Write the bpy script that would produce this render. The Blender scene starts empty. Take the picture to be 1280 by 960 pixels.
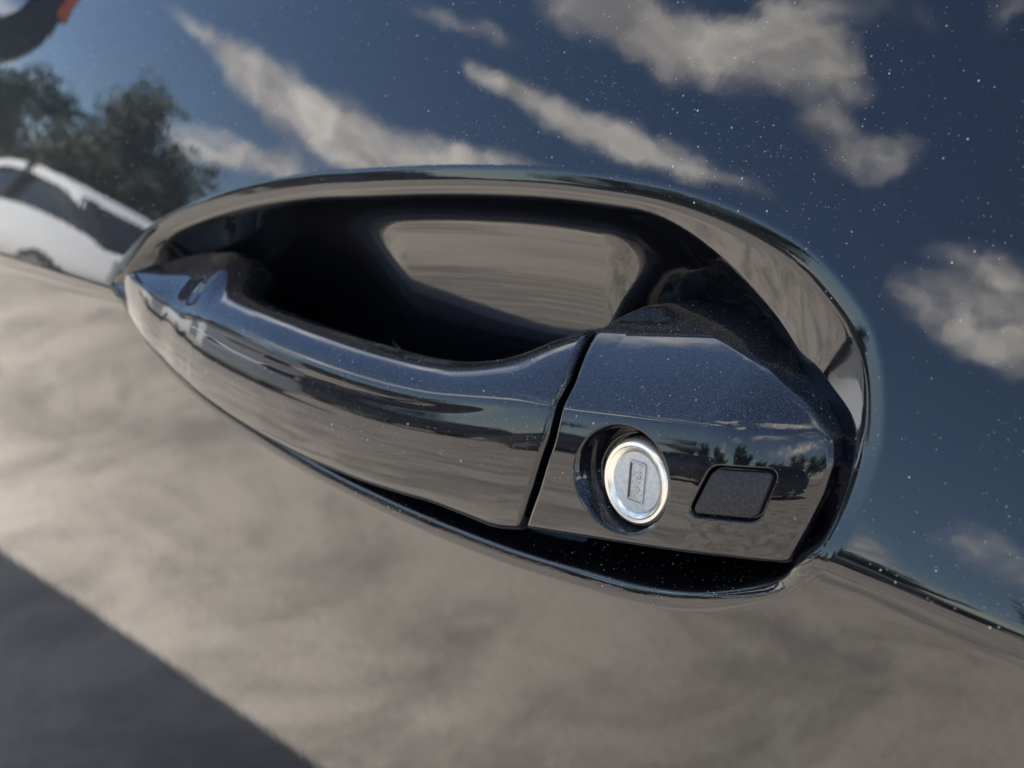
import bpy, bmesh, math, random
import numpy as np
from mathutils import Vector, Matrix, Quaternion

scene = bpy.context.scene
COL = scene.collection
rng = random.Random(7)
R_ = math.radians

# ------------------------------------------------------------------ camera
H0 = 0.92                                   # height of the door crease above the ground
CAM_LOC = Vector((0.16604192, -0.20688105, 0.08393175 + H0))
CAM_ROT = Matrix(((0.67678477, -0.2434179, 0.69477342),
                  (0.73059414, 0.10603243, -0.67452896),
                  (0.09052391, 0.96410832, 0.24960083)))
cam_data = bpy.data.cameras.new('camera')
cam = bpy.data.objects.new('camera', cam_data)
COL.objects.link(cam)
cam.matrix_world = Matrix.Translation(CAM_LOC) @ CAM_ROT.to_4x4()
cam_data.sensor_width = 36.0
cam_data.lens = 36.0 * 1700.0 / 1280.0
cam_data.clip_start = 0.01
cam_data.clip_end = 3000.0
cam_data.dof.use_dof = True
cam_data.dof.focus_distance = 0.272
cam_data.dof.aperture_fstop = 22.0
scene.camera = cam

# ------------------------------------------------------------------ light
SUN_DIR = Vector((-0.42, 0.46, 1.0)).normalized()      # towards the sun: high, beyond the far side of the car
scene.view_settings.view_transform = 'Standard'
scene.view_settings.look = 'None'
scene.view_settings.gamma = 1.0
scene.view_settings.exposure = 2.58
scene.cycles.max_bounces = 8
scene.cycles.glossy_bounces = 6
scene.cycles.sample_clamp_indirect = 12.0
sun_data = bpy.data.lights.new('sun', 'SUN')
sun_data.energy = 4.0
sun_data.angle = R_(0.5)
sun_data.color = (1.0, 0.95, 0.88)
sun = bpy.data.objects.new('sun', sun_data)
COL.objects.link(sun)
sun.rotation_mode = 'QUATERNION'
sun.rotation_quaternion = (-SUN_DIR).to_track_quat('-Z', 'Y')
sun.location = (0, 3, 8)

# ------------------------------------------------------------------ node helpers
class NT:
    def __init__(self, tree):
        self.t = tree; self.n = tree.nodes; self.l = tree.links
    def new(self, kind, **kw):
        nd = self.n.new(kind)
        for k, v in kw.items(): setattr(nd, k, v)
        return nd
    def put(self, sock, v):
        if isinstance(v, bpy.types.NodeSocket): self.l.new(v, sock)
        elif v is not None: sock.default_value = v
    def math(self, op, a, b=None, c=None, clamp=False):
        nd = self.new('ShaderNodeMath', operation=op, use_clamp=clamp)
        for i, v in enumerate((a, b, c)): self.put(nd.inputs[i], v)
        return nd.outputs[0]
    def vmath(self, op, a, b=None, out=0):
        nd = self.new('ShaderNodeVectorMath', operation=op)
        self.put(nd.inputs[0], a)
        if b is not None:
            self.put(nd.inputs['Scale'] if op == 'SCALE' else nd.inputs[1], b)
        return nd.outputs[out]
    def noise(self, vec, scale, detail=4.0, rough=0.55, dist=0.0, out='Fac'):
        nd = self.new('ShaderNodeTexNoise')
        self.put(nd.inputs['Vector'], vec)
        nd.inputs['Scale'].default_value = scale; nd.inputs['Detail'].default_value = detail
        nd.inputs['Roughness'].default_value = rough; nd.inputs['Distortion'].default_value = dist
        return nd.outputs[out]
    def ramp(self, fac, lo, hi, a=0.0, b=1.0):
        nd = self.new('ShaderNodeMapRange', interpolation_type='SMOOTHSTEP')
        self.put(nd.inputs[0], fac); self.put(nd.inputs[1], lo); self.put(nd.inputs[2], hi)
        self.put(nd.inputs[3], a); self.put(nd.inputs[4], b)
        return nd.outputs[0]
    def mix(self, fac, a, b):
        nd = self.new('ShaderNodeMix', data_type='RGBA')
        self.put(nd.inputs[0], fac); self.put(nd.inputs[6], a); self.put(nd.inputs[7], b)
        return nd.outputs[2]

def C4(r, g, b): return (r, g, b, 1.0)

# ------------------------------------------------------------------ sky with clouds
#CLOUDS-BEGIN
CLOUDS = [
    ((-0.6617, -0.5867, 0.4668), (0.0248, -0.0189, 0.0103), (-0.0048, -0.0115, -0.0219), 0.95),
    ((-0.6214, -0.6179, 0.4817), (0.0257, -0.0194, 0.0072), (-0.0057, -0.0135, -0.0256), 1.0),
    ((-0.5798, -0.6469, 0.4953), (0.0262, -0.016, 0.0087), (-0.0035, -0.0152, -0.0249), 0.95),
    ((-0.5424, -0.6738, 0.5019), (0.0205, -0.017, -0.0013), (-0.0055, -0.0097, -0.0194), 0.8),
    ((-0.5556, -0.6406, 0.53), (0.0258, -0.014, 0.0092), (-0.0026, -0.0161, -0.0229), 0.75),
    ((-0.7159, -0.5924, 0.3696), (0.016, -0.0159, 0.0049), (-0.0027, -0.0037, -0.0114), 0.85),
    ((-0.6888, -0.6211, 0.3737), (0.0181, -0.0196, -0.0002), (-0.005, -0.0044, -0.0169), 0.95),
    ((-0.6595, -0.6512, 0.3755), (0.0188, -0.0174, 0.0019), (-0.0045, -0.0061, -0.0191), 0.95),
    ((-0.6291, -0.6773, 0.3814), (0.0192, -0.0146, 0.0049), (-0.0023, -0.0059, -0.0146), 0.75),
    ((-0.5928, -0.7021, 0.3947), (0.0262, -0.0154, 0.0106), (-0.0006, -0.005, -0.0099), 0.55),
    ((-0.5408, -0.7, 0.4664), (0.0142, -0.0122, -0.0022), (-0.0039, -0.0059, -0.0136), 0.72),
    ((-0.5138, -0.719, 0.4681), (0.0193, -0.011, 0.0038), (-0.0012, -0.0073, -0.0128), 0.62),
    ((-0.4906, -0.7248, 0.4836), (0.0094, 0.0039, 0.0151), (0.0054, -0.0073, -0.0057), 0.55),
    ((-0.8535, -0.4556, 0.2531), (0.0115, -0.0218, -0.0016), (-0.0028, 0.0001, -0.0096), 0.65),
    ((-0.8341, -0.4923, 0.2489), (0.0127, -0.0228, -0.004), (-0.0056, 0.0004, -0.0187), 0.95),
    ((-0.8117, -0.529, 0.2477), (0.0155, -0.022, 0.0023), (-0.0061, -0.0025, -0.0269), 1.12),
    ((-0.7865, -0.5642, 0.2512), (0.0163, -0.0212, 0.0019), (-0.006, -0.0028, -0.0266), 1.12),
    ((-0.7561, -0.5986, 0.2644), (0.022, -0.0207, 0.014), (-0.002, -0.0053, -0.0183), 1.0),
    ((-0.7184, -0.631, 0.2928), (0.0255, -0.0185, 0.0203), (-0.0003, -0.0044, -0.0105), 0.75),
    ((-0.8471, -0.5051, 0.1653), (0.0157, -0.0226, 0.0091), (-0.002, -0.0019, -0.0167), 0.9),
    ((-0.8206, -0.5408, 0.1847), (0.0177, -0.0208, 0.015), (-0.0011, -0.0032, -0.0152), 0.95),
    ((-0.4813, -0.7964, 0.3662), (0.0175, -0.0089, 0.0031), (-0.0006, -0.0087, -0.0205), 0.8),
    ((-0.4491, -0.8138, 0.3687), (0.023, -0.0124, -0.0003), (-0.0019, -0.0094, -0.024), 0.9),
    ((-0.415, -0.8321, 0.3679), (0.0195, -0.0098, -0.0008), (-0.0021, -0.0097, -0.0252), 0.95),
    ((-0.4337, -0.8023, 0.4102), (0.0258, -0.0143, -0.0017), (-0.0022, -0.0087, -0.0199), 0.7),
    ((-0.4648, -0.8772, 0.12), (0.0152, -0.0084, -0.0036), (-0.0011, -0.0029, -0.0289), 0.47),
    ((-0.4109, -0.8948, 0.1746), (0.0193, -0.0097, -0.0058), (-0.0018, -0.0017, -0.0134), 0.55),
    ((-0.3761, -0.9117, 0.1657), (0.0238, -0.0104, -0.0053), (-0.002, -0.0024, -0.0189), 0.68),
    ((-0.4101, -0.9112, 0.0389), (0.0257, -0.0093, 0.0305), (-0.0026, 0.0157, -0.2055), 0.45),
    ((-0.7366, -0.5469, 0.3979), (0.0189, -0.0158, 0.0123), (-0.0012, -0.0032, -0.0067), 0.48),
    ((-0.709, -0.572, 0.4125), (0.0157, -0.0151, 0.0053), (-0.0019, -0.0027, -0.0071), 0.48),
    ((-0.5003, -0.659, 0.5617), (0.0181, -0.0106, 0.0033), (-0.0011, -0.0052, -0.0072), 0.28),
    ((-0.9232, -0.3661, 0.1173), (0.0104, -0.0255, -0.0014), (-0.0019, 0.0005, -0.0147), 0.65),
    ((-0.4574, -0.657, 0.5993), (0.0076, -0.0047, 0.0006), (-0.0026, -0.0111, -0.0145), 0.5),
    ((-0.0905, -0.8613, 0.5), (-0.1652, 0.0249, -0.0152), (0.0034, 0.032, 0.0519), 1.0),
    ((-0.2285, -0.7969, 0.5592), (-0.1391, 0.0431, -0.0146), (0.0084, 0.0292, 0.0426), 1.0),
    ((0.1032, -0.9823, 0.1564), (-0.1551, -0.0066, -0.0173), (-0.0006, 0.006, 0.0344), 0.8),
    ((-0.1356, -0.9649, 0.225), (-0.134, 0.0246, -0.017), (0.0012, 0.0084, 0.0339), 0.7),
    ((0.4698, -0.8138, 0.342), (-0.1465, -0.0747, -0.0165), (-0.0096, 0.0166, 0.0487), 0.8)]
#CLOUDS-END
world = bpy.data.worlds.new('World'); scene.world = world
world.use_nodes = True
world.cycles.sampling_method = 'MANUAL'; world.cycles.sample_map_resolution = 256
w = NT(world.node_tree); w.n.clear()
sky = w.new('ShaderNodeTexSky', sky_type='NISHITA', sun_disc=False)
sky.sun_elevation = math.asin(SUN_DIR.z)
sky.sun_rotation = math.atan2(SUN_DIR.x, SUN_DIR.y)
sky.altitude = 200.0; sky.air_density = 0.9; sky.dust_density = 0.12; sky.ozone_density = 3.0
tc = w.new('ShaderNodeTexCoord')
dirv = w.vmath('NORMALIZE', tc.outputs['Generated'])
wob = w.vmath('SUBTRACT', w.noise(dirv, 9.0, 6.0, 0.62, out='Color'), (0.5, 0.5, 0.5))
wdir = w.vmath('ADD', dirv, w.vmath('SCALE', wob, 0.10))
total = None
for c, major, minor, amp in CLOUDS:                     # soft elongated puffs: direction, half-axes, strength
    e1 = Vector(major).normalized(); e2 = Vector(minor); e2 = (e2 - e2.dot(e1) * e1); l2 = e2.length; e2.normalize(); e3 = e1.cross(e2)
    mp = w.new('ShaderNodeMapping', vector_type='TEXTURE'); w.put(mp.inputs[0], wdir)
    mp.inputs['Location'].default_value = c
    mp.inputs['Rotation'].default_value = Matrix((e1, e2, e3)).transposed().to_euler()
    mp.inputs['Scale'].default_value = (Vector(major).length * 1.65, l2 * 1.7, 0.6)
    gd = w.new('ShaderNodeTexGradient', gradient_type='SPHERICAL'); w.put(gd.inputs[0], mp.outputs[0])
    total = w.math('MULTIPLY_ADD', gd.outputs[1], amp * 1.15, 0.0 if total is None else total)
# the rest of the sky carries the same kind of cloud
sep = w.new('ShaderNodeSeparateXYZ'); w.put(sep.inputs[0], dirv)
zz = w.math('ADD', w.math('MAXIMUM', sep.outputs[2], 0.0), 0.12)
comb = w.new('ShaderNodeCombineXYZ')
w.put(comb.inputs[0], w.math('DIVIDE', sep.outputs[0], zz)); w.put(comb.inputs[1], w.math('DIVIDE', sep.outputs[1], zz))
gen = w.ramp(w.noise(comb.outputs[0], 0.85, 7.0, 0.6, 0.3), 0.52, 0.70)
view_c = Vector((-0.62, -0.68, 0.34)).normalized()
away = w.ramp(w.vmath('DOT_PRODUCT', dirv, tuple(view_c), out=1), 0.93, 0.78)
gen = w.math('MULTIPLY', gen, away)
fine = w.ramp(w.noise(wdir, 22.0, 6.0, 0.65), 0.22, 0.75, 0.35, 1.35)
cov = w.math('MULTIPLY', total, fine) if total is not None else None
if cov is not None:
    cov = w.ramp(cov, 0.08, 0.95)
    cov = w.math('MAXIMUM', cov, gen)
else:
    cov = gen
cov = w.math('MULTIPLY', cov, 0.93)
skyc = w.vmath('SCALE', sky.outputs[0], 0.068)
cl = w.mix(w.ramp(w.noise(wdir, 16.0, 5.0, 0.62, 0.4), 0.3, 0.68), C4(0.46, 0.44, 0.44), C4(1.28, 1.20, 1.08))
bg = w.new('ShaderNodeBackground')
w.put(bg.inputs[0], w.mix(cov, skyc, cl)); bg.inputs[1].default_value = 1.0
out = w.new('ShaderNodeOutputWorld'); w.l.new(bg.outputs[0], out.inputs[0])

# ------------------------------------------------------------------ materials
def mat(name):
    m = bpy.data.materials.new(name); m.use_nodes = True
    t = NT(m.node_tree)
    return m, t, t.n['Principled BSDF']

def bump(t, height, strength, distance):
    b = t.new('ShaderNodeBump'); t.put(b.inputs['Height'], height)
    b.inputs['Strength'].default_value = strength; b.inputs['Distance'].default_value = distance
    return b.outputs[0]

def speckle(t, vec, scale, rad, power, keep):
    """sparse round dust grains of uneven size: 1 on a grain, 0 elsewhere"""
    v = t.new('ShaderNodeTexVoronoi', feature='F1'); t.put(v.inputs['Vector'], vec)
    v.inputs['Scale'].default_value = scale
    s = t.new('ShaderNodeSeparateColor'); t.put(s.inputs[0], v.outputs['Color'])
    size = t.math('MULTIPLY', t.math('POWER', s.outputs[0], power), rad)
    on = t.math('LESS_THAN', s.outputs[1], keep)
    g = t.math('LESS_THAN', v.outputs['Distance'], size)
    return t.math('MULTIPLY', g, on), s.outputs[2]

def paint(name, dust_amount=1.0, film=0.0, ior=1.52):
    m, t, b = mat(name)
    tc = t.new('ShaderNodeTexCoord'); P = tc.outputs['Object']
    geo = t.new('ShaderNodeNewGeometry')
    sp = t.new('ShaderNodeSeparateXYZ'); t.put(sp.inputs[0], geo.outputs['Normal'])
    up = t.ramp(sp.outputs[2], -0.05, 0.22)                      # dust settles on faces that look up
    patch = t.ramp(t.noise(P, 14.0, 3.0), 0.36, 0.62, 0.25, 1.0)
    patch = t.math('MULTIPLY', patch, up)
    keep1 = t.math('MULTIPLY', patch, 0.42 * dust_amount)
    g1, r1 = speckle(t, P, 620.0, 0.15, 2.6, keep1)
    g2, r2 = speckle(t, P, 1500.0, 0.22, 2.0, t.math('MULTIPLY', patch, 0.40 * dust_amount))
    gr = t.math('MAXIMUM', t.math('MULTIPLY', g1, t.math('MULTIPLY_ADD', r1, 0.7, 0.3)), t.math('MULTIPLY', g2, t.math('MULTIPLY_ADD', r2, 0.45, 0.12)))
    fl = t.math('MULTIPLY', t.math('ADD', t.ramp(t.noise(P, 2600.0, 2.0, 0.7), 0.3, 0.8, 0.0, 0.8), t.ramp(t.noise(P, 4200.0, 1.0, 0.6), 0.60, 0.72, 0.0, 3.0)), film)
    fl = t.math('MULTIPLY', fl, t.ramp(sp.outputs[2], 0.2, 0.5))
    base = t.mix(t.math('MAXIMUM', gr, fl), C4(0.0012, 0.0015, 0.0028), C4(0.30, 0.31, 0.33))
    t.put(b.inputs['Base Color'], base)
    b.inputs['Roughness'].default_value = 0.38
    b.inputs['Specular IOR Level'].default_value = 0.03
    t.put(b.inputs['Coat Weight'], t.math('SUBTRACT', 1.0, t.math('MULTIPLY', gr, 0.8)))
    smear = t.ramp(t.noise(P, 30.0, 5.0, 0.6, 1.2), 0.55, 0.8)
    t.put(b.inputs['Coat Roughness'], t.math('MULTIPLY_ADD', smear, 0.02, 0.012))
    b.inputs['Coat IOR'].default_value = ior
    peel = t.math('ADD', t.noise(P, 160.0, 2.0, 0.5), t.math('MULTIPLY', t.noise(P, 22.0, 2.0, 0.5), 3.0))
    nb = bump(t, peel, 0.03, 0.00025)
    t.put(b.inputs['Normal'], nb); t.put(b.inputs['Coat Normal'], nb)
    return m

M = {}
M['paint'] = paint('black_car_paint', 3.0, 0.0015)
M['handle_paint'] = paint('black_handle_paint', 3.4, 0.06, 1.45)

def simple(name, col, rough, metal=0.0, spec=0.5, nscale=None, namt=0.2, bumps=None, coat=0.0):
    m, t, b = mat(name)
    b.inputs['Roughness'].default_value = rough; b.inputs['Metallic'].default_value = metal
    b.inputs['Specular IOR Level'].default_value = spec; b.inputs['Coat Weight'].default_value = coat
    b.inputs['Coat Roughness'].default_value = 0.03
    P = t.new('ShaderNodeTexCoord').outputs['Object']
    if nscale:
        f = t.noise(P, nscale, 5.0, 0.6)
        lo = tuple(c * (1 - namt) for c in col) + (1,); hi = tuple(min(1, c * (1 + namt)) for c in col) + (1,)
        t.put(b.inputs['Base Color'], t.mix(t.ramp(f, 0.3, 0.7), lo, hi))
    else:
        b.inputs['Base Color'].default_value = col + (1,)
    if bumps:
        t.put(b.inputs['Normal'], bump(t, t.noise(P, bumps[0], 4.0, 0.6), bumps[1], bumps[2]))
    return m

M['lock_face'] = simple('brushed_zinc', (0.27, 0.295, 0.31), 0.48, 0.35, 0.5, 900.0, 0.12, (1600.0, 0.12, 0.0002))
M['lock_ring'] = simple('polished_zinc', (0.50, 0.48, 0.44), 0.25, 0.85, 0.5, 500.0, 0.06)
M['slot'] = simple('worn_slot_cover', (0.23, 0.245, 0.255), 0.42, 0.5, 0.5, 1500.0, 0.3, (1300.0, 0.5, 0.0003))
M['seal'] = simple('black_seal', (0.008, 0.008, 0.009), 0.6)
M['mirror_black'] = simple('black_mirror_plastic', (0.006, 0.006, 0.008), 0.35, 0, 0.4)
M['mirror_glass'] = simple('mirror_glass', (0.55, 0.6, 0.66), 0.02, 1.0)
M['indicator'] = simple('orange_lens', (0.85, 0.17, 0.04), 0.25, 0, 0.5)
M['dark_glass'] = simple('dark_car_glass', (0.008, 0.011, 0.012), 0.03, 0, 0.6)
M['sun_block_core'] = simple('sun_block_black', (0.01, 0.01, 0.011), 0.8)
M['white_paint'] = simple('white_car_paint', (0.86, 0.86, 0.85), 0.35, 0, 0.5, coat=0.6)
M['dark_paint'] = simple('dark_car_paint', (0.012, 0.013, 0.016), 0.3, 0, 0.5, coat=0.8)
M['tyre'] = simple('tyre_rubber', (0.02, 0.02, 0.02), 0.8)
M['rim'] = simple('alloy', (0.5, 0.5, 0.52), 0.35, 0.8)
M['lamp'] = simple('lamp_lens', (0.5, 0.5, 0.5), 0.1, 0.5)
M['bark'] = simple('bark', (0.07, 0.05, 0.035), 0.9, 0, 0.3, 12.0, 0.4)
M['leaf'] = simple('leaf', (0.036, 0.055, 0.022), 0.55, 0, 0.4, 3.0, 0.45)

# rubber-like grained pad
m, t, b = mat('grained_black_plastic')
P = t.new('ShaderNodeTexCoord').outputs['Object']
gz = t.noise(P, 1500.0, 3.0, 0.7)
t.put(b.inputs['Base Color'], t.mix(t.ramp(gz, 0.42, 0.75), C4(0.0025, 0.003, 0.005), C4(0.016, 0.018, 0.025)))
b.inputs['Roughness'].default_value = 0.5; b.inputs['Specular IOR Level'].default_value = 0.28
t.put(b.inputs['Normal'], bump(t, gz, 0.7, 0.0004))
M['pad'] = m

# ground: pale worn asphalt
m, t, b = mat('pale_worn_asphalt')
P = t.new('ShaderNodeTexCoord').outputs['Object']
big = t.noise(P, 2.6, 7.0, 0.66, 0.8); mid = t.noise(P, 11.0, 6.0, 0.7, 0.5); grain = t.noise(P, 120.0, 2.0, 0.6)
c = t.mix(t.ramp(big, 0.36, 0.62), C4(0.215, 0.193, 0.168), C4(0.44, 0.395, 0.335))
c = t.mix(t.ramp(mid, 0.48, 0.72, 0.0, 0.5), c, C4(0.50, 0.47, 0.41))
c = t.mix(t.ramp(grain, 0.35, 0.75, 0.0, 0.4), c, C4(0.16, 0.155, 0.15))
vor = t.new('ShaderNodeTexVoronoi', feature='DISTANCE_TO_EDGE')
t.put(vor.inputs['Vector'], t.vmath('ADD', P, t.vmath('SCALE', t.noise(P, 2.0, 4.0, out='Color'), 0.8)))
vor.inputs['Scale'].default_value = 0.7
crack = t.ramp(vor.outputs['Distance'], 0.012, 0.004)
c = t.mix(t.math('MULTIPLY', crack, 0.10), c, C4(0.09, 0.085, 0.08))
t.put(b.inputs['Base Color'], c); b.inputs['Roughness'].default_value = 0.9
t.put(b.inputs['Normal'], bump(t, grain, 0.4, 0.01))
M['ground'] = m

# ------------------------------------------------------------------ mesh helpers
def link(name, me, material, parent=None):
    o = bpy.data.objects.new(name, me); COL.objects.link(o)
    if material is not None:
        me.materials.clear(); me.materials.append(M[material] if isinstance(material, str) else material)
    if parent: o.parent = parent
    return o

def mesh_np(name, V, F, smooth=True, normals=None):
    me = bpy.data.meshes.new(name)
    V = np.asarray(V, np.float32); F = np.asarray(F, np.int32)
    me.vertices.add(len(V)); me.vertices.foreach_set('co', V.ravel())
    k = F.shape[1]
    me.loops.add(F.size); me.loops.foreach_set('vertex_index', F.ravel())
    me.polygons.add(len(F))
    me.polygons.foreach_set('loop_start', np.arange(0, F.size, k, dtype=np.int32))
    me.update(calc_edges=True); me.validate()
    me.polygons.foreach_set('use_smooth', np.full(len(me.polygons), smooth))
    if normals is not None:
        me.normals_split_custom_set_from_vertices([tuple(map(float, n)) for n in normals])
    return me

def vnormals(me):
    a = np.empty(len(me.vertices) * 3, np.float32)
    me.vertex_normals.foreach_get('vector', a)
    return a.reshape(-1, 3)

def bm_obj(name, bm, material, parent=None, smooth=True, sharp=35):
    bmesh.ops.recalc_face_normals(bm, faces=bm.faces)
    me = bpy.data.meshes.new(name); bm.to_mesh(me); bm.free()
    me.polygons.foreach_set('use_smooth', [smooth] * len(me.polygons))
    if smooth: me.set_sharp_from_angle(angle=R_(sharp))
    return link(name, me, material, parent)

def tag(o, label=None, cat=None, group=None, kind=None):
    for k, v in (('label', label), ('category', cat), ('group', group), ('kind', kind)):
        if v: o[k] = v
    return o

def empty(name, loc=(0, 0, 0), rz=0.0, parent=None):
    o = bpy.data.objects.new(name, None); COL.objects.link(o)
    o.location = loc; o.rotation_euler = (0, 0, rz); o.parent = parent
    o.empty_display_size = 0.1
    return o

def smooth_loop(pts, n):
    """closed Catmull-Rom through pts, resampled to n points of equal spacing"""
    P = np.asarray(pts, float); k = len(P); o = []
    for i in range(k):
        a, b_, c_, d_ = P[(i - 1) % k], P[i], P[(i + 1) % k], P[(i + 2) % k]
        for s in np.linspace(0, 1, 24, endpoint=False):
            o.append(0.5 * (2 * b_ + (c_ - a) * s + (2 * a - 5 * b_ + 4 * c_ - d_) * s * s + (3 * b_ - a - 3 * c_ + d_) * s ** 3))
    o = np.array(o); oc = np.vstack([o, o[:1]])
    L = np.concatenate([[0], np.cumsum(np.linalg.norm(np.diff(oc, axis=0), axis=1))])
    t_ = np.linspace(0, L[-1], n, endpoint=False)
    return np.stack([np.interp(t_, L, oc[:, 0]), np.interp(t_, L, oc[:, 1])], 1)

def round_poly(pts, r, n=6):
    """polygon with its corners rounded at radius r (list of (x,z))"""
    P = np.asarray(pts, float); k = len(P); o = []
    for i in range(k):
        p, a, b_ = P[i], P[i - 1], P[(i + 1) % k]
        u = (a - p); lu = np.linalg.norm(u); u /= lu
        v = (b_ - p); lv = np.linalg.norm(v); v /= lv
        d_ = min(r, lu * 0.45, lv * 0.45)
        for s in np.linspace(0, 1, n):
            o.append((1 - s) ** 2 * (p + u * d_) + 2 * s * (1 - s) * p + s * s * (p + v * d_))
    return np.array(o)

def sdf(X, Z, loop):
    """signed distance to a closed loop, positive inside"""
    q = np.stack([X.ravel(), Z.ravel()], 1)
    A = loop; B = np.roll(loop, -1, axis=0)
    best = np.full(len(q), 1e9); ins = np.zeros(len(q), bool)
    for (ax, az), (bx, bz) in zip(A, B):
        ex, ez = bx - ax, bz - az
        wx, wz = q[:, 0] - ax, q[:, 1] - az
        h = np.clip((wx * ex + wz * ez) / (ex * ex + ez * ez + 1e-18), 0, 1)
        np.minimum(best, (wx - ex * h) ** 2 + (wz - ez * h) ** 2, out=best)
        if abs(ez) > 1e-15:
            c_ = ((az > q[:, 1]) != (bz > q[:, 1])) & (q[:, 0] < ex * (q[:, 1] - az) / ez + ax)
            ins ^= c_
    d_ = np.sqrt(best)
    return np.where(ins, d_, -d_).reshape(X.shape)

def lines(*segs):
    a = np.concatenate([np.arange(lo, hi, st) for lo, hi, st in segs] + [[segs[-1][1]]])
    a = np.unique(np.round(a, 6))
    return a

def grid_faces(nx, nz):
    i = np.arange(nx * nz).reshape(nx, nz)
    return np.stack([i[:-1, :-1], i[1:, :-1], i[1:, 1:], i[:-1, 1:]], -1).reshape(-1, 4)

def compact(V, F, N=None):
    used = np.unique(F); mp = np.full(len(V), -1, np.int64); mp[used] = np.arange(len(used))
    return V[used], mp[F], (N[used] if N is not None else None)

# ------------------------------------------------------------------ the door surface
#GEOM-BEGIN
def sstep(a, b, x):
    u = np.clip((x - a) / (b - a), 0, 1); return u * u * (3 - 2 * u)
def sp_(u, w_): return w_ * np.logaddexp(0, u / w_)
ZCP = np.polyfit([-.306, -.230, -.10, .044, .082], [-.0112, -.0066, -.0026, -.0017, -.0023], 2)
def zc(x):
    x = np.asarray(x, float); xc = np.clip(x, -.36, .13)
    return np.polyval(ZCP, xc) + np.where(x < -.36, (x + .36) * 0.03, 0) - np.where(x > .13, (x - .13) * 0.03, 0)
LU, TL, WC, Y0 = .09, 8.0, .0011, -.008
def door_y(x, z):
    tw = sstep(-.34, .06, x)                                     # the panel turns up a little towards the rear
    u = z - zc(x); su, s1 = np.tan(np.radians(8.5 + 6.0 * tw)), np.tan(np.radians(19.0 + 3.0 * tw))
    a = sp_(u, WC)
    yu = s1 * a - (s1 - su) * LU * (1 - np.exp(-a / LU))
    bb = sp_(-u, WC)
    yl = math.tan(math.radians(TL)) * bb + 0.9 * np.maximum(bb - .35, 0) ** 2
    return yu + yl + Y0
def ridge_z(x): return np.interp(x, [-.035, -.019, -.002, .014, .030, .045, .06], [.0075, .0100, .0130, .0158, .0192, .0228, .026])
def cap_y(x, z):
    u = z - ridge_z(x); w_ = .0006
    t0 = math.tan(math.radians(16)); k = math.tan(math.radians(.75)) * 1000
    d = sp_(-u, w_)
    bend = 11.0 * np.maximum(np.asarray(x) - .015, 0) ** 2                # the end turns in towards the door
    return -.0085 + bend + .58 * sp_(u, w_) + 22.0 * sp_(u, w_) ** 2 - (t0 * d - k * d * d / 2)
#GEOM-END

LIP = [(-223.8, -4.1), (-218.9, 3.6), (-207.3, 14.8), (-189.9, 23.8), (-163.8, 33.3), (-136.1, 40.7), (-116.7, 44.4), (-92.8, 48.5), (-70.9, 51.6), (-50.7, 53.8), (-31.8, 54.9), (-16.2, 55.1), (-1.2, 53.8), (11.4, 51.5), (21.8, 48.4), (30.6, 43.8), (37.6, 38.7), (42.2, 32.7), (45.6, 25.0), (47.1, 17.7), (46.7, 9.8), (45.6, 2.4), (44.0, -1.7), (39.5, -7.1), (32.7, -12.5), (21.6, -18.9), (11.7, -23.1), (-1.1, -26.4), (-17.4, -28.9), (-37.8, -31.7), (-60.3, -33.5), (-85.2, -34.6), (-112.8, -34.6), (-139.4, -32.6), (-169.3, -28.8), (-193.4, -21.7), (-207.5, -13.7), (-216.0, -8.1)]
lip = smooth_loop(np.array(LIP) / 1000.0, 420)

car = empty('car', (0, 0, 0))
tag(car, 'glossy blue-black car, its door with pull handle, round key lock and dark sensor pad', 'car')

def skin(xs, us):
    X, U = np.meshgrid(xs, us, indexing='ij'); Z = zc(X) + U
    return X, Z, door_y(X, Z)

xs = lines((-.98, -.42, .012), (-.42, -.25, .0025), (-.25, .065, .0005), (.065, .125, .0025))
us = lines((-.62, -.26, .012), (-.26, -.05, .003), (-.05, -.004, .0005), (-.004, .004, .00012), (.004, .070, .0005), (.070, .15, .0025))
X, Z, Y = skin(xs, us)
S = np.full(X.shape, -1.0)
mk = (X > -.27) & (X < .075) & (Z > -.06) & (Z < .085)
S[mk] = sdf(X[mk], Z[mk], lip)
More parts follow.
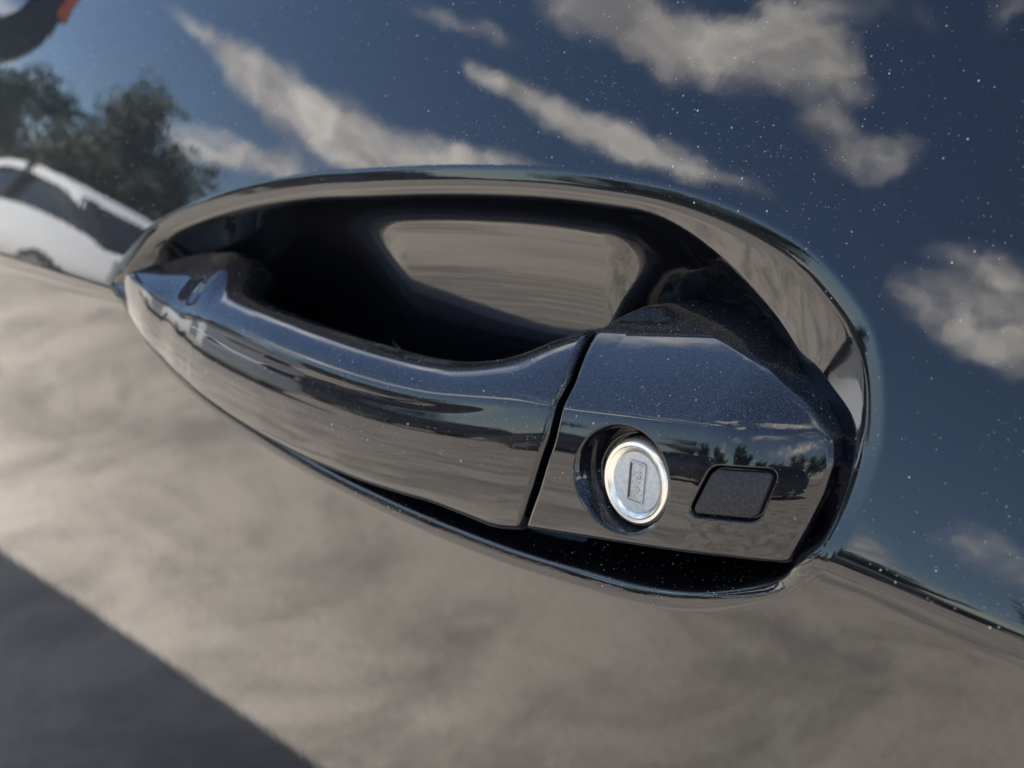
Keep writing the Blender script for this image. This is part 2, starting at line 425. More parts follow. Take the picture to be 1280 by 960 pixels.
# recess: rounded lip, steep wall, concave bowl
iu = np.where((lip[:, 1] > .004) | (lip[:, 0] > .040))[0]             # the upper run of the lip
upper_lip = lip[np.sort(iu)]
def dist_open(X, Z, P_):
    best = np.full(X.shape, 1e9)
    for (ax, az), (bx_, bz) in zip(P_, P_[1:]):
        if math.hypot(bx_ - ax, bz - az) > .02: continue
        ex, ez = bx_ - ax, bz - az; wx, wz = X - ax, Z - az
        h = np.clip((wx * ex + wz * ez) / (ex * ex + ez * ez), 0, 1)
        np.minimum(best, (wx - ex * h) ** 2 + (wz - ez * h) ** 2, out=best)
    return np.sqrt(best)
def bowl(S, X, Z):
    dl_ = dist_open(X, Z, upper_lip); U_ = np.where(S > 0, dl_, -dl_)
    rear = sstep(-.026, .034, X) * sstep(.002, .020, Z)             # behind the lock the wall opens into a shallow shelf
    front = 1 - sstep(-.20, -.10, X)
    g0 = .80 - .46 * rear; sw = .0060 + .0121 * rear - .0012 * front
    dim = .42 * (1 - sstep(-.168, -.104, X))                        # floor steepened at the front, shaped to darken its reflection
    dim = dim + .40 * sstep(-.038, -.008, X)  # same added slope at the rear, to darken the reflection there
    def depth(s, g0, sw, floor_):
        n = 90; acc = np.zeros_like(s); prev = np.zeros_like(s)
        for i in range(1, n + 1):                                  # integrate the slope from the lip inward
            si = s * i / n; m_ = (si + prev) / 2
            if np.ndim(g0): roll = .20 * sstep(0, .0011, m_) + (g0 - .20) * sstep(.0028, .0060, m_)
            else: roll = .38 * sstep(0, .0022, m_) + 1.1 * sstep(.0030, .0052, m_)    # lower lip: a broader rolled bead
            acc += floor_(m_, roll, sw) * (si - prev); prev = si
        return acc
    def pocket(m_, roll, sw):
        deep = sstep(0, .003, m_ - sw)
        return (1 - deep) * roll + deep * (.34 + dim + np.clip(.039 - m_, 0, 1) * 11.5 + 1.1 * np.exp(-np.maximum(m_ - sw, 0) / .0040))
    def trough(m_, roll, sw):
        return roll + sstep(0, .004, m_ - .006) * 1.3
    a_ = depth(np.maximum(U_ + .0018, 0), g0, sw, pocket)
    b_ = depth(np.maximum(S + .0012, 0), -1.0, sw, trough)
    k_ = .0016; c_ = b_ * 1.7                                       # soft minimum: the floor rises to meet the lower lip
    m_ = np.where(b_ > 1e-9, -k_ * np.logaddexp(-a_ / k_, -c_ / k_) + k_ * math.log(2.0) * np.exp(-np.abs(a_ - c_) / k_ - np.minimum(a_, c_) / k_), 0)
    hi_ = sstep(-.002, .012, Z)
    a_ = a_ * hi_ + m_ * (1 - hi_)
    up_ = sstep(-.022, -.004, Z)
    fade = .12 + .88 * sstep(-.226, -.190, X)                       # shallow where the grip grows out of the front corner
    return np.where(S > -.0018, (a_ * up_ + (1 - up_) * b_) * fade, 0)
Yb = Y.copy(); Yb[mk] += bowl(S[mk], X[mk], Z[mk])
V = np.stack([X, Yb, Z + H0], -1).reshape(-1, 3); F = grid_faces(len(xs), len(us))
tmp = mesh_np('tmp', V, F); N = vnormals(tmp).copy(); bpy.data.meshes.remove(tmp)
if N[:, 1].mean() > 0:
    F = F[:, ::-1]; N = -N
inside = (S.ravel() > -.0002)[F].all(axis=1)
for nm, sel in (('door_panel', ~inside), ('handle_recess', inside)):
    v, f, n_ = compact(V, F[sel], N)
    o = link(nm, mesh_np(nm, v, f, True, n_), 'paint', car if nm == 'door_panel' else None)
    if nm == 'door_panel': door = o
    else: o.parent = door

# ------------------------------------------------------------------ pull handle
handle = empty('door_handle', (0, 0, 0), parent=car)
#  x, top z, ridge z, bottom z, top-edge y, ridge y, back y, roundness of the upper face, tilt of the front face at the ridge   (mm, deg)
ST = [(-229, 3, 0.2, -2, 8, 2.5, 16, 1.6, 10), (-227, 4, 0.3, -4.6, 7.6, -1.6, 19, 1.5, 10), (-222, 5.4, 0.4, -6.8, 7.4, -4.6, 22, 1.4, 10), (-215, 7.2, 0.4, -10, 7.4, -6.4, 25, 1.35, 11), (-208, 8.8, 0, -13.4, 7.8, -7.4, 26, 1.3, 12), (-198, 10.6, -0.8, -17.06, 7.9, -8.5, 27, 1.2, 13),
      (-186, 12.6, -2, -20.05, 8, -9, 27, 1.2, 14), (-177, 14, -3, -21.74, 7.6, -9.8, 26, 1.25, 15), (-173, 13.2, -3.4, -22.2, 6.6, -10.1, 24, 1.35, 15), (-169, 10.4, -3.8, -22.8, 4.6, -10.4, 19, 1.5, 15), (-165, 7.6, -4.2, -23.2, 2.4, -10.6, 13, 1.7, 16),
      (-160, 6.2, -4.4, -23.8, 0.6, -10.9, 10, 1.8, 16), (-152, 5.6, -4.8, -24.6, -0.8, -11.2, 9, 1.9, 16), (-140, 5.4, -5, -25.6, -1.8, -11.6, 8.5, 1.95, 16), (-125, 5.4, -5, -26.2, -2, -12, 8, 1.95, 16), (-110, 5.6, -4.6, -26.4, -2, -12.1, 8, 1.95, 16),
      (-95, 6, -4, -26, -2, -12, 8, 1.95, 16), (-80, 6.8, -3, -25.2, -2, -11.6, 8, 1.9, 16), (-66, 8.4, -1.4, -24, -1.6, -11.1, 8, 1.85, 16), (-55, 11, 0.5, -22.97, -1, -10.6, 8.5, 1.75, 16), (-45, 14.8, 3, -22.75, 1, -10, 10, 1.6, 16),
      (-35, 19.5, 6, -22.6, 3.4, -9.3, 12, 1.4, 16), (-25, 23.6, 8.6, -20.4, 6, -8.7, 14, 1.25, 16)]
ST = np.array(ST) / 1000.0; ST[:, 7:] *= 1000.0
GX_END = -.0253
GAPX = [(-30.5, -25.2), (-29.1, -19.0), (-26.4, -9.0), (-24.5, 2.3), (-25.1, 13.5), (-29.8, 22.9), (-32.1, 26.4)]
GAP = np.array(GAPX) / 1000.0
tq = np.concatenate([np.linspace(-.229, -.221, 14, endpoint=False), np.linspace(-.221, -.18, 24, endpoint=False), np.linspace(-.18, -.155, 36, endpoint=False), np.linspace(-.155, -.0275, 90, endpoint=False), np.linspace(-.0275, GX_END, 12)])
def cat(xq, k):
    """smooth interpolation of column k of the stations (monotone cubic)"""
    xs_, ys_ = ST[:, 0], ST[:, k]; h = np.diff(xs_); dl = np.diff(ys_) / h
    mS = np.zeros(len(xs_)); mS[0], mS[-1] = dl[0], dl[-1]
    for i in range(1, len(xs_) - 1):
        mS[i] = 0 if dl[i - 1] * dl[i] <= 0 else 2 * dl[i - 1] * dl[i] / (dl[i - 1] + dl[i])
    i = np.clip(np.searchsorted(xs_, xq) - 1, 0, len(h) - 1); s = np.clip((xq - xs_[i]) / h[i], 0, 1)
    return (2*s**3-3*s**2+1)*ys_[i] + (s**3-2*s**2+s)*h[i]*mS[i] + (-2*s**3+3*s**2)*ys_[i+1] + (s**3-s**2)*h[i]*mS[i+1]
NQ = 34
NP = 4 * NQ
qa = np.linspace(0, math.pi / 2, NQ, endpoint=False)
rings = []
for xq in tq:
    zt, zm, zb, yet, yf, yb, nu, tilt = [float(cat(xq, k)) for k in range(1, 9)]
    e_ = GX_END - xq
    ins = .0014 - math.sqrt(max(.0014 ** 2 - max(.0014 - e_, 0) ** 2, 0))     # rounded end at the gap
    zt -= ins; zb += ins; yf += ins
    def arc_(n): return np.cos(qa) ** (2 / n), np.sin(qa) ** (2 / n)
    cu, su = arc_(nu); cb, sb = arc_(2.0); t0 = math.tan(R_(tilt)); t1 = math.tan(R_(9)); span = zm - zb; kk = (t0 + t1) / span
    ybot = yf - (t0 * span - kk * span * span / 2)
    yy, zz_ = [], []
    yy += list(yet - (yet - yf) * cu); zz_ += list(zm + (zt - zm) * su)                 # ridge -> top edge
    yy += list(yet + (yb - yet) * sb); zz_ += list(zm + (zt - zm) * cb)                 # top edge -> back
    yy += list(ybot + (yb - ybot) * cb); zz_ += list(zm - (zm - zb) * sb)               # back -> bottom edge
    dd = np.linspace(span, 0, NQ, endpoint=False)
    yy += list(yf - (t0 * dd - kk * dd * dd / 2)); zz_ += list(zm - dd)                 # front face, bottom edge -> ridge
    yy = np.array(yy); zz_ = np.array(zz_)
    for _ in range(6):                                                                   # soften the section
        yy = (np.roll(yy, 1) + 2 * yy + np.roll(yy, -1)) / 4; zz_ = (np.roll(zz_, 1) + 2 * zz_ + np.roll(zz_, -1)) / 4
    xx = xq + sstep(-.085, GX_END, xq) * (np.interp(zz_, GAP[:, 1], GAP[:, 0]) - GX_END)
    rings.append(np.stack([xx, yy, zz_ + H0], -1))
rings = np.array(rings); nr = len(rings)
V = rings.reshape(-1, 3); F = []
for i in range(nr - 1):
    a = i * NP + np.arange(NP); b_ = i * NP + (np.arange(NP) + 1) % NP
    F.append(np.stack([a, b_, b_ + NP, a + NP], -1))
F = np.concatenate(F)
bm = bmesh.new()
bv = [bm.verts.new(tuple(map(float, p))) for p in V]
for q in F: bm.faces.new([bv[i] for i in q])
bm.faces.new([bv[i] for i in range(NP)]); bm.faces.new([bv[(nr - 1) * NP + i] for i in range(NP)])
bm_obj('grip', bm, 'handle_paint', handle, sharp=50)

# ------------------------------------------------------------------ end cap with lock bowl and sensor seat
#CAP-BEGIN
CAP = [(-28.1, 23.3), (-25.2, 27.1), (-21.5, 29.9), (-16.9, 31.3), (-8.3, 31.2), (3.4, 30.4), (20.5, 27.9), (32.4, 23.9), (38.6, 19.7), (40.1, 15.0), (39.8, 9.0), (38.4, 2.4), (36.1, -5.0), (23.8, -7.2), (5.1, -11.5), (-27.4, -18.6), (-24.4, -8.8), (-22.6, 2.5), (-23.3, 14.0)]
SENS = [(19.0, 8.9), (31.2, 11.4), (29.7, 2.0), (16.1, -0.8)]
BOWL = (-2.4, 0.1); LOCK = (-1.85, -0.93)
#CAP-END
cap_loop = round_poly(np.array(CAP) / 1000.0, .0012, 5)
sens_loop = round_poly(np.array(SENS) / 1000.0, .0018, 6)
LY = -.0068                                                     # lock face
xs = lines((-.032, .0475, .00017)); zs = lines((-.0215, .0400, .00017))
X, Z = np.meshgrid(xs, zs, indexing='ij')
Sc = sdf(X, Z, cap_loop)
Y = cap_y(X, Z)
def edge_drop(s, r, wall):
    a = np.clip(s, 0, r)
    d_ = r - np.sqrt(np.maximum(r * r - (r - a) ** 2, 0))
    return d_ + np.where(s < 0, np.minimum(-s * 40.0, wall), 0)
Yc = Y + edge_drop(Sc, .0012, .034)
# lock bowl: an oval dish narrowing to the barrel
ex_, ez_ = (X - BOWL[0] / 1000), (Z - BOWL[1] / 1000)
rr = np.sqrt((ex_ / .0130) ** 2 + (ez_ / .0108) ** 2)
r_in = np.sqrt((X - LOCK[0] / 1000) ** 2 + (Z - LOCK[1] / 1000) ** 2)
tb = np.clip((1.0 - rr) / .20, 0, 1)
Yc += sstep(0, .45, tb) * .0006 + tb ** 1.5 * .0052
Yc += np.where(r_in < .0096, np.minimum((.0096 - r_in) * 12, .006), 0)
# sensor seat: narrow raised lip, groove
Ss = sdf(X, Z, sens_loop)
Yc += sstep(-.0007, -.0001, Ss) * .0016
V = np.stack([X, Yc, Z + H0], -1).reshape(-1, 3); F = grid_faces(len(xs), len(zs))
tmp = mesh_np('tmp', V, F); N = vnormals(tmp).copy(); bpy.data.meshes.remove(tmp)
if N[:, 1].mean() > 0: F = F[:, ::-1]; N = -N
keep = (Sc.ravel() > -.0010)[F].all(axis=1)
v, f, n_ = compact(V, F[keep], N)
link('end_cap', mesh_np('end_cap', v, f, True, n_), 'handle_paint', handle)

# lock cylinder: turned disc with a rolled rim
def lathe(profile, n, cx, cz):
    bm = bmesh.new(); rs = []
    for r, y in profile:
        if r < 1e-7: rs.append([bm.verts.new((cx, y, cz + H0))])
        else: rs.append([bm.verts.new((cx + r * math.cos(2 * math.pi * i / n), y, cz + H0 + r * math.sin(2 * math.pi * i / n))) for i in range(n)])
    for a, b_ in zip(rs, rs[1:]):
        for i in range(n):
            j = (i + 1) % n
            if len(a) == 1: bm.faces.new((a[0], b_[i], b_[j]))
            elif len(b_) == 1: bm.faces.new((a[i], a[j], b_[0]))
            else: bm.faces.new((a[i], a[j], b_[j], b_[i]))
    return bm
lx, lz = LOCK[0] / 1000, LOCK[1] / 1000
mm = .001
bm_obj('lock_cylinder', lathe([(0, LY + .0002), (5.9 * mm, LY + .0002), (6.2 * mm, LY + .0001), (6.3 * mm, LY + .001)], 96, lx, lz), 'lock_face', handle)
bm_obj('lock_ring', lathe([(6.15 * mm, LY + .0008), (6.2 * mm, LY + .00015), (6.5 * mm, LY - .0001), (7.3 * mm, LY - .00045), (7.5 * mm, LY - .0003), (7.65 * mm, LY - .00035), (8.2 * mm, LY - .0004), (8.7 * mm, LY - .0001), (9.08 * mm, LY + .0007), (9.1 * mm, LY + .002), (9.1 * mm, LY + .009)], 128, lx, lz), 'lock_ring', handle)
# key slot cover: a sunk tilted flap in a raised frame
def prism(loop, y0, y1, bevel=0.0):
    bm = bmesh.new()
    bot = [bm.verts.new((x, y1, z + H0)) for x, z in loop]; top = [bm.verts.new((x, y0, z + H0)) for x, z in loop]
    bm.faces.new(top); bm.faces.new(bot[::-1])
    for i in range(len(loop)):
        j = (i + 1) % len(loop); bm.faces.new((top[i], bot[i], bot[j], top[j]))
    bmesh.ops.recalc_face_normals(bm, faces=bm.faces)
    if bevel:
        es = [e for e in bm.edges if all(abs(v.co.y - y0) < 1e-9 for v in e.verts)]
        bmesh.ops.bevel(bm, geom=es, offset=bevel, segments=3, affect='EDGES', profile=0.5)
    return bm
def rect(w_, h_, r, cx, cz, rot=0.0):
    P_ = round_poly([(-w_/2, -h_/2), (w_/2, -h_/2), (w_/2, h_/2), (-w_/2, h_/2)], r, 5)
    c_, s_ = math.cos(rot), math.sin(rot)
    return [(cx + x * c_ - z * s_, cz + x * s_ + z * c_) for x, z in P_]
kr = R_(2)
o_, i_ = rect(4.5 * mm, 8.6 * mm, .7 * mm, lx, lz, kr), rect(3.7 * mm, 7.8 * mm, .5 * mm, lx, lz, kr)
bm = bmesh.new()
L = [[bm.verts.new((x, y, z + H0)) for x, z in lp] for lp, y in ((o_, LY + .0003), (rect(4.4*mm, 8.5*mm, .7*mm, lx, lz, kr), LY - .00012), (rect(3.9*mm, 8.0*mm, .5*mm, lx, lz, kr), LY - .00012), (i_, LY + .0004))]
for a, b_ in zip(L, L[1:]):
    for i in range(len(a)):
        j = (i + 1) % len(a); bm.faces.new((a[i], a[j], b_[j], b_[i]))
bm_obj('key_slot_frame', bm, 'lock_face', handle)
kb = prism(i_, LY + .00005, LY + .0006, .00012)
bm_obj('key_slot_cover', kb, 'slot', handle)
bm_obj('key_slot', prism(rect(.42 * mm, 7.2 * mm, .15 * mm, lx - 1.62 * mm, lz, kr), LY + .00002, LY + .0005), 'seal', handle)
# small stamped marks on the flap
for k, (du, dv, w_, h_, ro) in enumerate([(.4, 2.1, 1.1, .35, .5), (.8, 1.3, .35, 1.0, .2), (.2, .9, .9, .3, -.4), (.5, -.1, 1.2, .4, .3), (.1, -.8, .4, 1.0, -.3), (.7, -1.2, .5, .9, .6), (.4, -2.0, 1.0, .35, -.2)]):
    bm_obj('stamped_mark', prism(rect(w_ * mm, h_ * mm, .15 * mm, lx + du * mm, lz + dv * mm, ro), LY - .00010, LY + .0003, .00008), 'slot', handle)

# sensor pad and its gasket
cxy = sens_loop.mean(axis=0)
def pad_mesh(loop, shrink, dy0, dy1):
    bm = bmesh.new(); ctr = loop.mean(axis=0); rows = []
    for k_, dy in ((1.0, dy1), (1.0, dy0 + .0004), (.985, dy0 + .0001), (.95, dy0), (.6, dy0), (.25, dy0)):
        rows.append([bm.verts.new((x, float(cap_y(x, z)) + dy, z + H0)) for x, z in (ctr + (loop - ctr) * k_ * shrink)])
    for a, b_ in zip(rows, rows[1:]):
        for i in range(len(a)):
            j = (i + 1) % len(a); bm.faces.new((a[i], a[j], b_[j], b_[i]))
    bm.faces.new(rows[-1]); return bm
bm_obj('sensor_pad', pad_mesh(sens_loop, .965, .0001, .003), 'pad', handle, sharp=60)

# ------------------------------------------------------------------ the rest of the car side
def skin_part(name, x0, x1, u0, u1):
    xs = lines((x0, x1, .02)); us = lines((u0, -.008, .012), (-.008, .008, .0004), (.008, u1, .006))
    X, Z, Y = skin(xs, us)
    V = np.stack([X, Y, Z + H0], -1).reshape(-1, 3); F = grid_faces(len(xs), len(us))
    return link(name, mesh_np(name, V, F), 'paint', car)
skin_part('rear_door', .129, 1.15, -.62, .15)
skin_part('front_fender', -3.0, -.984, -.62, .15)
def box_bm(b, x0, x1, y0, y1, z0, z1):
    vs = [b.verts.new(p) for p in ((x0,y0,z0),(x1,y0,z0),(x1,y1,z0),(x0,y1,z0),(x0,y0,z1),(x1,y0,z1),(x1,y1,z1),(x0,y1,z1))]
    for q in ((0,3,2,1),(4,5,6,7),(0,1,5,4),(1,2,6,5),(2,3,7,6),(3,0,4,7)): b.faces.new([vs[i] for i in q])
def poly_sheet(rows):
    bm = bmesh.new(); L = [[bm.verts.new(p) for p in r] for r in rows]
    for a, b_ in zip(L, L[1:]):
        for i in range(len(a) - 1): bm.faces.new((a[i], a[i+1], b_[i+1], b_[i]))
    return bm
bx = np.linspace(-.98, 1.15, 60)
ytop = lambda x: float(door_y(x, zc(x) + .15))
ztop = lambda x: float(zc(x) + .15 + H0)
bm_obj('belt_trim', poly_sheet([[(x, ytop(x) - .002, ztop(x) - .001) for x in bx], [(x, ytop(x) - .004, ztop(x) + .008) for x in bx], [(x, ytop(x) + .004, ztop(x) + .018) for x in bx], [(x, ytop(x) + .02, ztop(x) + .018) for x in bx]]), 'mirror_black', car)
bm_obj('window_glass', poly_sheet([[(x, ytop(x) + .012, ztop(x) + .016) for x in bx], [(x * .95 + .03, ytop(x) + .10, ztop(x) + .20) for x in bx], [(x * .88 + .08, ytop(x) + .22, ztop(x) + .37) for x in bx]]), 'dark_glass', car)
bm_obj('roof', poly_sheet([[(x * .88 + .08, ytop(x) + .215, ztop(x) + .365) for x in bx], [(x * .87 + .08, ytop(x) + .25, ztop(x) + .41) for x in bx], [(x * .85 + .08, ytop(x) + .45, ztop(x) + .44) for x in bx], [(x * .85 + .08, ytop(x) + 1.3, ztop(x) + .44) for x in bx]]), 'paint', car)
bm = bmesh.new(); box_bm(bm, -2.9, 1.14, .115, 1.75, .20, 1.02)  # plain unseen box added in the body to block leaking sunlight
bm_obj('sun_block_core', bm, 'sun_block_core', car, smooth=False)

# side mirror
mirror = empty('side_mirror', (0, 0, 0), parent=car)
def oval(cx, cy, cz, ry, rz, n=64, p=2.6):
    o = []
    for i in range(n):
        a = 2 * math.pi * i / n; c_, s_ = math.cos(a), math.sin(a)
        o.append((cx, cy + ry * math.copysign(abs(c_) ** (2 / p), c_), cz + rz * math.copysign(abs(s_) ** (2 / p), s_)))
    return o
MX, MY, MZ, MRY, MRZ = -.92, -.108, H0 + .222, .130, .105
def ring_solid(rings, close0=True, close1=True):
    bm = bmesh.new(); L = [[bm.verts.new(p) for p in r] for r in rings]
    for a, b_ in zip(L, L[1:]):
        for i in range(len(a)):
            j = (i + 1) % len(a); bm.faces.new((a[i], a[j], b_[j], b_[i]))
    if close0: bm.faces.new(L[0])
    if close1: bm.faces.new(L[-1][::-1])
    return bm
bm_obj('mirror_housing', ring_solid([oval(MX + .004, MY, MZ, MRY - .042, MRZ - .042), oval(MX + .012, MY, MZ, MRY - .038, MRZ - .038), oval(MX + .012, MY, MZ, MRY - .004, MRZ - .004), oval(MX + .004, MY, MZ, MRY, MRZ), oval(MX - .03, MY, MZ, MRY, MRZ), oval(MX - .07, MY, MZ, MRY * .88, MRZ * .86), oval(MX - .10, MY + .01, MZ, MRY * .62, MRZ * .6), oval(MX - .115, MY + .01, MZ, MRY * .25, MRZ * .25)], False, True), 'mirror_black', mirror)
bm_obj('mirror_glass', ring_solid([oval(MX + .005, MY, MZ, MRY - .041, MRZ - .041), oval(MX + .0055, MY, MZ, (MRY - .04) * .5, (MRZ - .04) * .5)]), 'mirror_glass', mirror)
arc = [p for p in oval(0, MY, MZ, MRY + .003, MRZ + .003, 64)]
ang = [i for i in range(64) if 26 <= i <= 33]
bm_obj('turn_signal', poly_sheet([[(MX + .0135, arc[i][1] + .014, arc[i][2]) for i in ang], [(MX + .012, arc[i][1], arc[i][2]) for i in ang], [(MX - .015, arc[i][1] - .001, arc[i][2]) for i in ang], [(MX - .05, arc[i][1] + .002, arc[i][2]) for i in ang]]), 'indicator', mirror)
bm_obj('mirror_foot', ring_solid([[(MX - .03 + .03 * math.cos(a), .06, MZ - .05 + .02 * math.sin(a)) for a in np.linspace(0, 2 * math.pi, 16, endpoint=False)], [(MX - .03 + .03 * math.cos(a), -.02, MZ - .045 + .02 * math.sin(a)) for a in np.linspace(0, 2 * math.pi, 16, endpoint=False)]]), 'mirror_black', mirror)

# ------------------------------------------------------------------ ground
bm = bmesh.new()
rs = [0, 2, 6, 15, 40, 120, 400, 1200]; L = []
for r in rs:
    L.append([bm.verts.new((0, 0, 0))] if r == 0 else [bm.verts.new((r * math.cos(2 * math.pi * i / 48), r * math.sin(2 * math.pi * i / 48), 0)) for i in range(48)])
for a, b_ in zip(L, L[1:]):
    for i in range(48):
        j = (i + 1) % 48
        bm.faces.new((a[0], b_[i], b_[j]) if len(a) == 1 else (a[i], b_[i], b_[j], a[j]))
ground = bm_obj('ground', bm, 'ground', None, smooth=False)
ground['kind'] = 'structure'

# ------------------------------------------------------------------ cars across the lane (seen in the paint)
def wheel(parent, x, y, r=.32, wd=.21):
    sgn = -1 if y < 0 else 1
    def disc(rads):
        return ring_solid([[(x + rr_ * math.cos(a), y + yy_, r + rr_ * math.sin(a)) for a in np.linspace(0, 2 * math.pi, 28, endpoint=False)] for rr_, yy_ in rads])
    ty = bm_obj('wheel', disc([(r * .62, -wd / 2), (r * .93, -wd / 2), (r, -wd * .36), (r, wd * .36), (r * .93, wd / 2), (r * .62, wd / 2)]), 'tyre', parent)
    bm = bmesh.new()
    for k in range(5):
        a = k * 2 * math.pi / 5; c_, s_ = math.cos(a), math.sin(a); hw = r * .09
        P_ = [(-hw, r * .1), (hw, r * .1), (hw * 1.4, r * .62), (-hw * 1.4, r * .62)]
        f_ = [bm.verts.new((x + p * c_ - q * s_, y + sgn * (wd / 2 + .012), r + p * s_ + q * c_)) for p, q in P_]
        g_ = [bm.verts.new((x + p * c_ - q * s_, y + sgn * (wd / 2 - .03), r + p * s_ + q * c_)) for p, q in P_]
        bm.faces.new(f_); bm.faces.new(g_[::-1])
        for i in range(4): bm.faces.new((f_[i], g_[i], g_[(i + 1) % 4], f_[(i + 1) % 4]))
    bm_obj('rim', bm, 'rim', ty, smooth=False)

def parked_car(name, label, cat_, loc, rz, body_mat, tall=1.0, pillar_mat='mirror_black', group='cars parked across the lane'):
    root = empty(name, loc, rz); tag(root, label, cat_, group)
    hw = .90
    xs_ = [-2.25, -2.18, -1.9, -1.3, -.8, -.2, .5, 1.1, 1.6, 2.0, 2.2, 2.27]
    zb_ = [.45, .30, .24, .22, .22, .22, .22, .22, .22, .26, .32, .48]
    zt_ = [.78, .90, .97, 1.0, 1.0, .98, .97, .94, .90, .83, .74, .62]
    w_ = [.70, .80, .87, .9, .9, .9, .9, .9, .89, .85, .78, .66]
    rg = []
    for x, zb, zt, ww in zip(xs_, zb_, zt_, w_):
        zt *= tall
        q = [(-ww * .92, zb), (-ww, zb + .12), (-ww, zb + (zt - zb) * .6), (-ww * .95, zt - .03), (-ww * .86, zt), (0, zt + .02), (ww * .86, zt), (ww * .95, zt - .03), (ww, zb + (zt - zb) * .6), (ww, zb + .12), (ww * .92, zb)]
        rg.append([(x, y, z) for y, z in q])
    bm_obj('body', ring_solid(rg), body_mat, root, sharp=40)
    # greenhouse: roof shell on dark glass
    gx = [-2.05, -1.55, -1.1, -.4, .15, .55, 1.25]
    gz = [.98, 1.30, 1.42, 1.46, 1.44, 1.36, .97]
    gw = [.70, .66, .62, .62, .62, .63, .70]
    rg = []
    for x, z, ww in zip(gx, gz, gw):
        z *= tall
        rg.append([(x, -.80, .93 * tall), (x, -(ww + .10), .93 * tall + (z - .93 * tall) * .45), (x, -ww, z - .02), (x, 0, z), (x, ww, z - .02), (x, ww + .10, .93 * tall + (z - .93 * tall) * .45), (x, .80, .93 * tall)])
    bm_obj('glasshouse', ring_solid(rg), 'dark_glass', root, sharp=40)
    rows = [[(x, y * (ww + .015), z * tall + .012 - .03 * abs(y) ** 3) for y in (-1.03, -.9, -.4, 0, .4, .9, 1.03)] for x, z, ww in zip(gx[1:6], gz[1:6], gw[1:6])]
    low = [[(p[0], p[1], p[2] - .05) for p in r] for r in rows]
    rows = [[(r[0][0], r[0][1] * 1.06, r[0][2] - .10)] + r + [(r[-1][0], r[-1][1] * 1.06, r[-1][2] - .10)] for r in rows]
    bm = poly_sheet(rows); bm_obj('roof', bm, body_mat, root, sharp=60)
    for sy in (-1, 1):
        for nm, pts in (('pillar', [(-2.06, .74, .97), (-1.55, .67, 1.31), (-1.42, .68, 1.30), (-1.75, .77, .97)]), ('pillar', [(1.26, .74, .97), (.55, .65, 1.37), (.47, .66, 1.36), (1.12, .76, .97)]), ('pillar', [(-.28, .815, .96), (-.30, .66, 1.44), (-.38, .66, 1.44), (-.38, .815, .96)])):
            bm = bmesh.new()
            a = [bm.verts.new((x, sy * (y + .03), z * tall)) for x, y, z in pts]; b_ = [bm.verts.new((x, sy * (y - .03), z * tall)) for x, y, z in pts]
            bm.faces.new(a); bm.faces.new(b_[::-1])
            for i in range(4): bm.faces.new((a[i], b_[i], b_[(i + 1) % 4], a[(i + 1) % 4]))
            bm_obj(nm, bm, pillar_mat, root, smooth=False)
        bm = bmesh.new(); box_bm(bm, 2.05, 2.24, sy * .55 - .13, sy * .55 + .13, .60 * tall, .70 * tall); bm_obj('headlight', bm, 'lamp', root, smooth=False)
        for wx in (-1.38, 1.40): wheel(root, wx, sy * .82)
    return root

parked_car('parked_car', 'white hatchback car mirrored at the front end of the door crease', 'car', (-9.3, -4.5, 0), math.pi, 'white_paint', 1.04)
parked_car('parked_car', 'black saloon car mirrored in the end cap beside the sensor pad', 'car', (-5.4, -8.6, 0), R_(12), 'dark_paint', 1.0)
parked_car('parked_car', 'dark car mirrored in the grip near the gap to the end cap', 'car', (-13.5, -11.5, 0), R_(170), 'dark_paint', 1.05)

parked_car('parked_car', 'black car mirrored small at the rear edge of the end cap', 'car', (0.2, -9.2, 0), R_(176), 'dark_paint', 1.05)
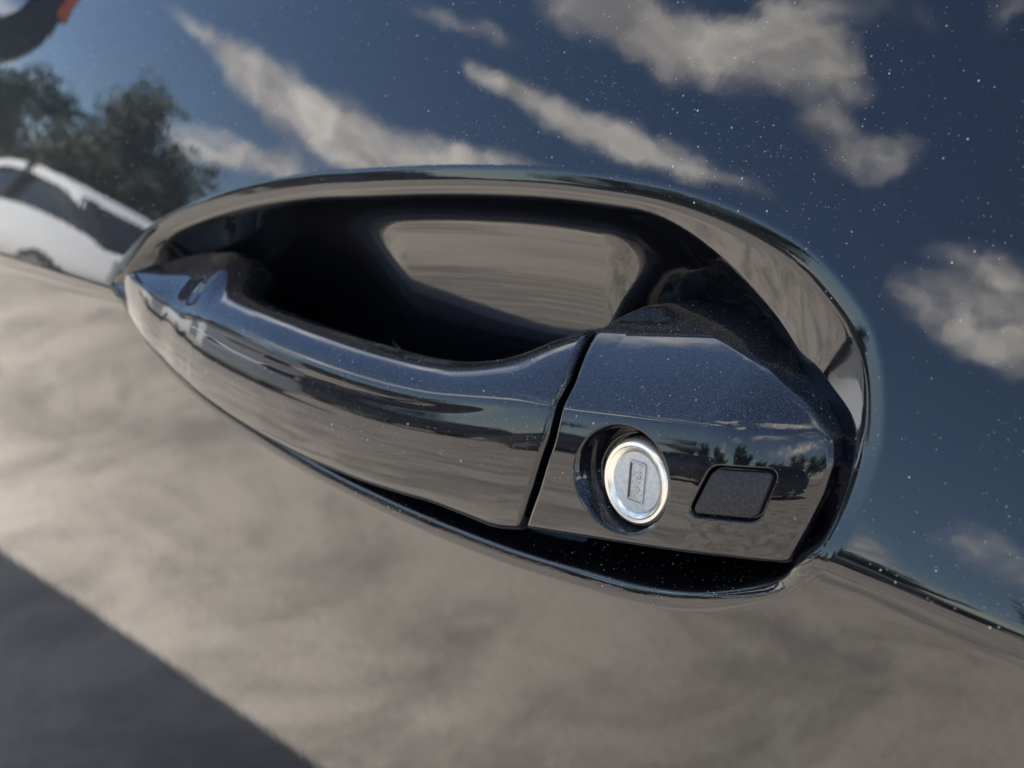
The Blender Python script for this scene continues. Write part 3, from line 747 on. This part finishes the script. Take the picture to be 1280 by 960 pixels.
# ------------------------------------------------------------------ trees (seen in the paint)
def tree_meshes(seed, height, spread, nleaf):
    r_ = random.Random(seed)
    bm = bmesh.new(); tips = []
    def limb(p, d, ln, r0, depth):
        n = 4; prev = None; pos = Vector(p); dv = Vector(d).normalized()
        for i in range(n + 1):
            rad = r0 * (1 - .55 * i / n); ax = dv.orthogonal().normalized(); ay = dv.cross(ax)
            ring = [bm.verts.new(pos + (ax * math.cos(a) + ay * math.sin(a)) * rad) for a in np.linspace(0, 2 * math.pi, 7, endpoint=False)]
            if prev:
                for k in range(7): bm.faces.new((prev[k], prev[(k + 1) % 7], ring[(k + 1) % 7], ring[k]))
            prev = ring
            if i < n:
                dv = (dv + Vector((r_.uniform(-.14, .14), r_.uniform(-.14, .14), r_.uniform(-.03, .1)))).normalized(); pos = pos + dv * ln / n
                if depth < 2 and i >= 1:
                    for _ in range(2):
                        a = r_.uniform(0, 2 * math.pi)
                        limb(pos, dv * .7 + Vector((math.cos(a) * spread, math.sin(a) * spread, .25)), ln * .55, rad * .55, depth + 1)
        tips.append(pos)
        if depth: tips.append((Vector(p) + pos) / 2)
    limb((0, 0, 0), (0, 0, 1), height * .72, height * .028, 0)
    bmesh.ops.recalc_face_normals(bm, faces=bm.faces)
    tr = bpy.data.meshes.new('trunk'); bm.to_mesh(tr); bm.free()
    V, F = [], []
    for i in range(nleaf):
        c = r_.choice(tips)
        if c.z < height * .22: continue
        q = c + Vector((r_.gauss(0, 1), r_.gauss(0, 1), r_.gauss(0, .8))) * height * .065
        a = Vector((r_.gauss(0, 1), r_.gauss(0, 1), r_.gauss(0, 1))).normalized(); b_ = a.orthogonal().normalized(); s = height * r_.uniform(.014, .032)
        k = len(V); V += [q - a * s, q + b_ * s * .55, q + a * s, q - b_ * s * .55]; F.append((k, k + 1, k + 2, k + 3))
    cr = mesh_np('crown', [tuple(v) for v in V], F, smooth=False)
    return tr, cr
protos = [tree_meshes(3, 6.0, .9, 5200), tree_meshes(11, 7.0, .75, 6000), tree_meshes(29, 5.0, 1.1, 5200)]
TREES = [(-22.2, -11.8, .62, 1, .75), (-24.6, -9.5, .66, 0, 1), (-27.5, -8.6, .6, 2, 1.2), (-21.0, -12.6, .46, 2, 1), (-22.5, -11.0, .46, 0, 1.3), (-23.5, -10.2, .60, 2, 1.3), (-19.5, -14.6, .44, 0, 1), (-24, -22, .5, 0, 1.2), (-20, -25, .6, 2, 1.2), (-15, -27, .55, 0, 1.2), (-9, -28, .58, 1, 1.1), (-3, -29, .58, 2, 1.2), (4, -29, .6, 0, 1.2), (11, -28, .6, 1, 1.1), (18, -26, .6, 2, 1.2), (-36, -11, .8, 0, 1), (-12, -24, .5, 2, 1.3), (-6, -25, .52, 0, 1.3), (0, -25, .5, 2, 1.3), (7, -26, .54, 0, 1.3), (14, -25, .5, 2, 1.3), (-17.5, -22, .5, 0, 1.3)]
WORDS = ['tall narrow tree mirrored above the white car in the door', 'round tree mirrored at the picture edge over the white car', 'far tree behind the white car towards the mirror']
for k, (x, y, s, p, fat) in enumerate(TREES):
    tr, cr = protos[p]
    root = empty('tree', (x, y, 0), rng.uniform(0, 6.28)); root.scale = (s * fat * rng.uniform(.95, 1.15), s * fat * rng.uniform(.95, 1.15), s)
    lab = WORDS[k] if k < 3 else 'low green tree in the line beyond the parked cars'
    tag(root, lab, 'tree', 'trees beyond the parked cars')
    link('trunk', tr, 'bark', root); link('crown', cr, 'leaf', root)
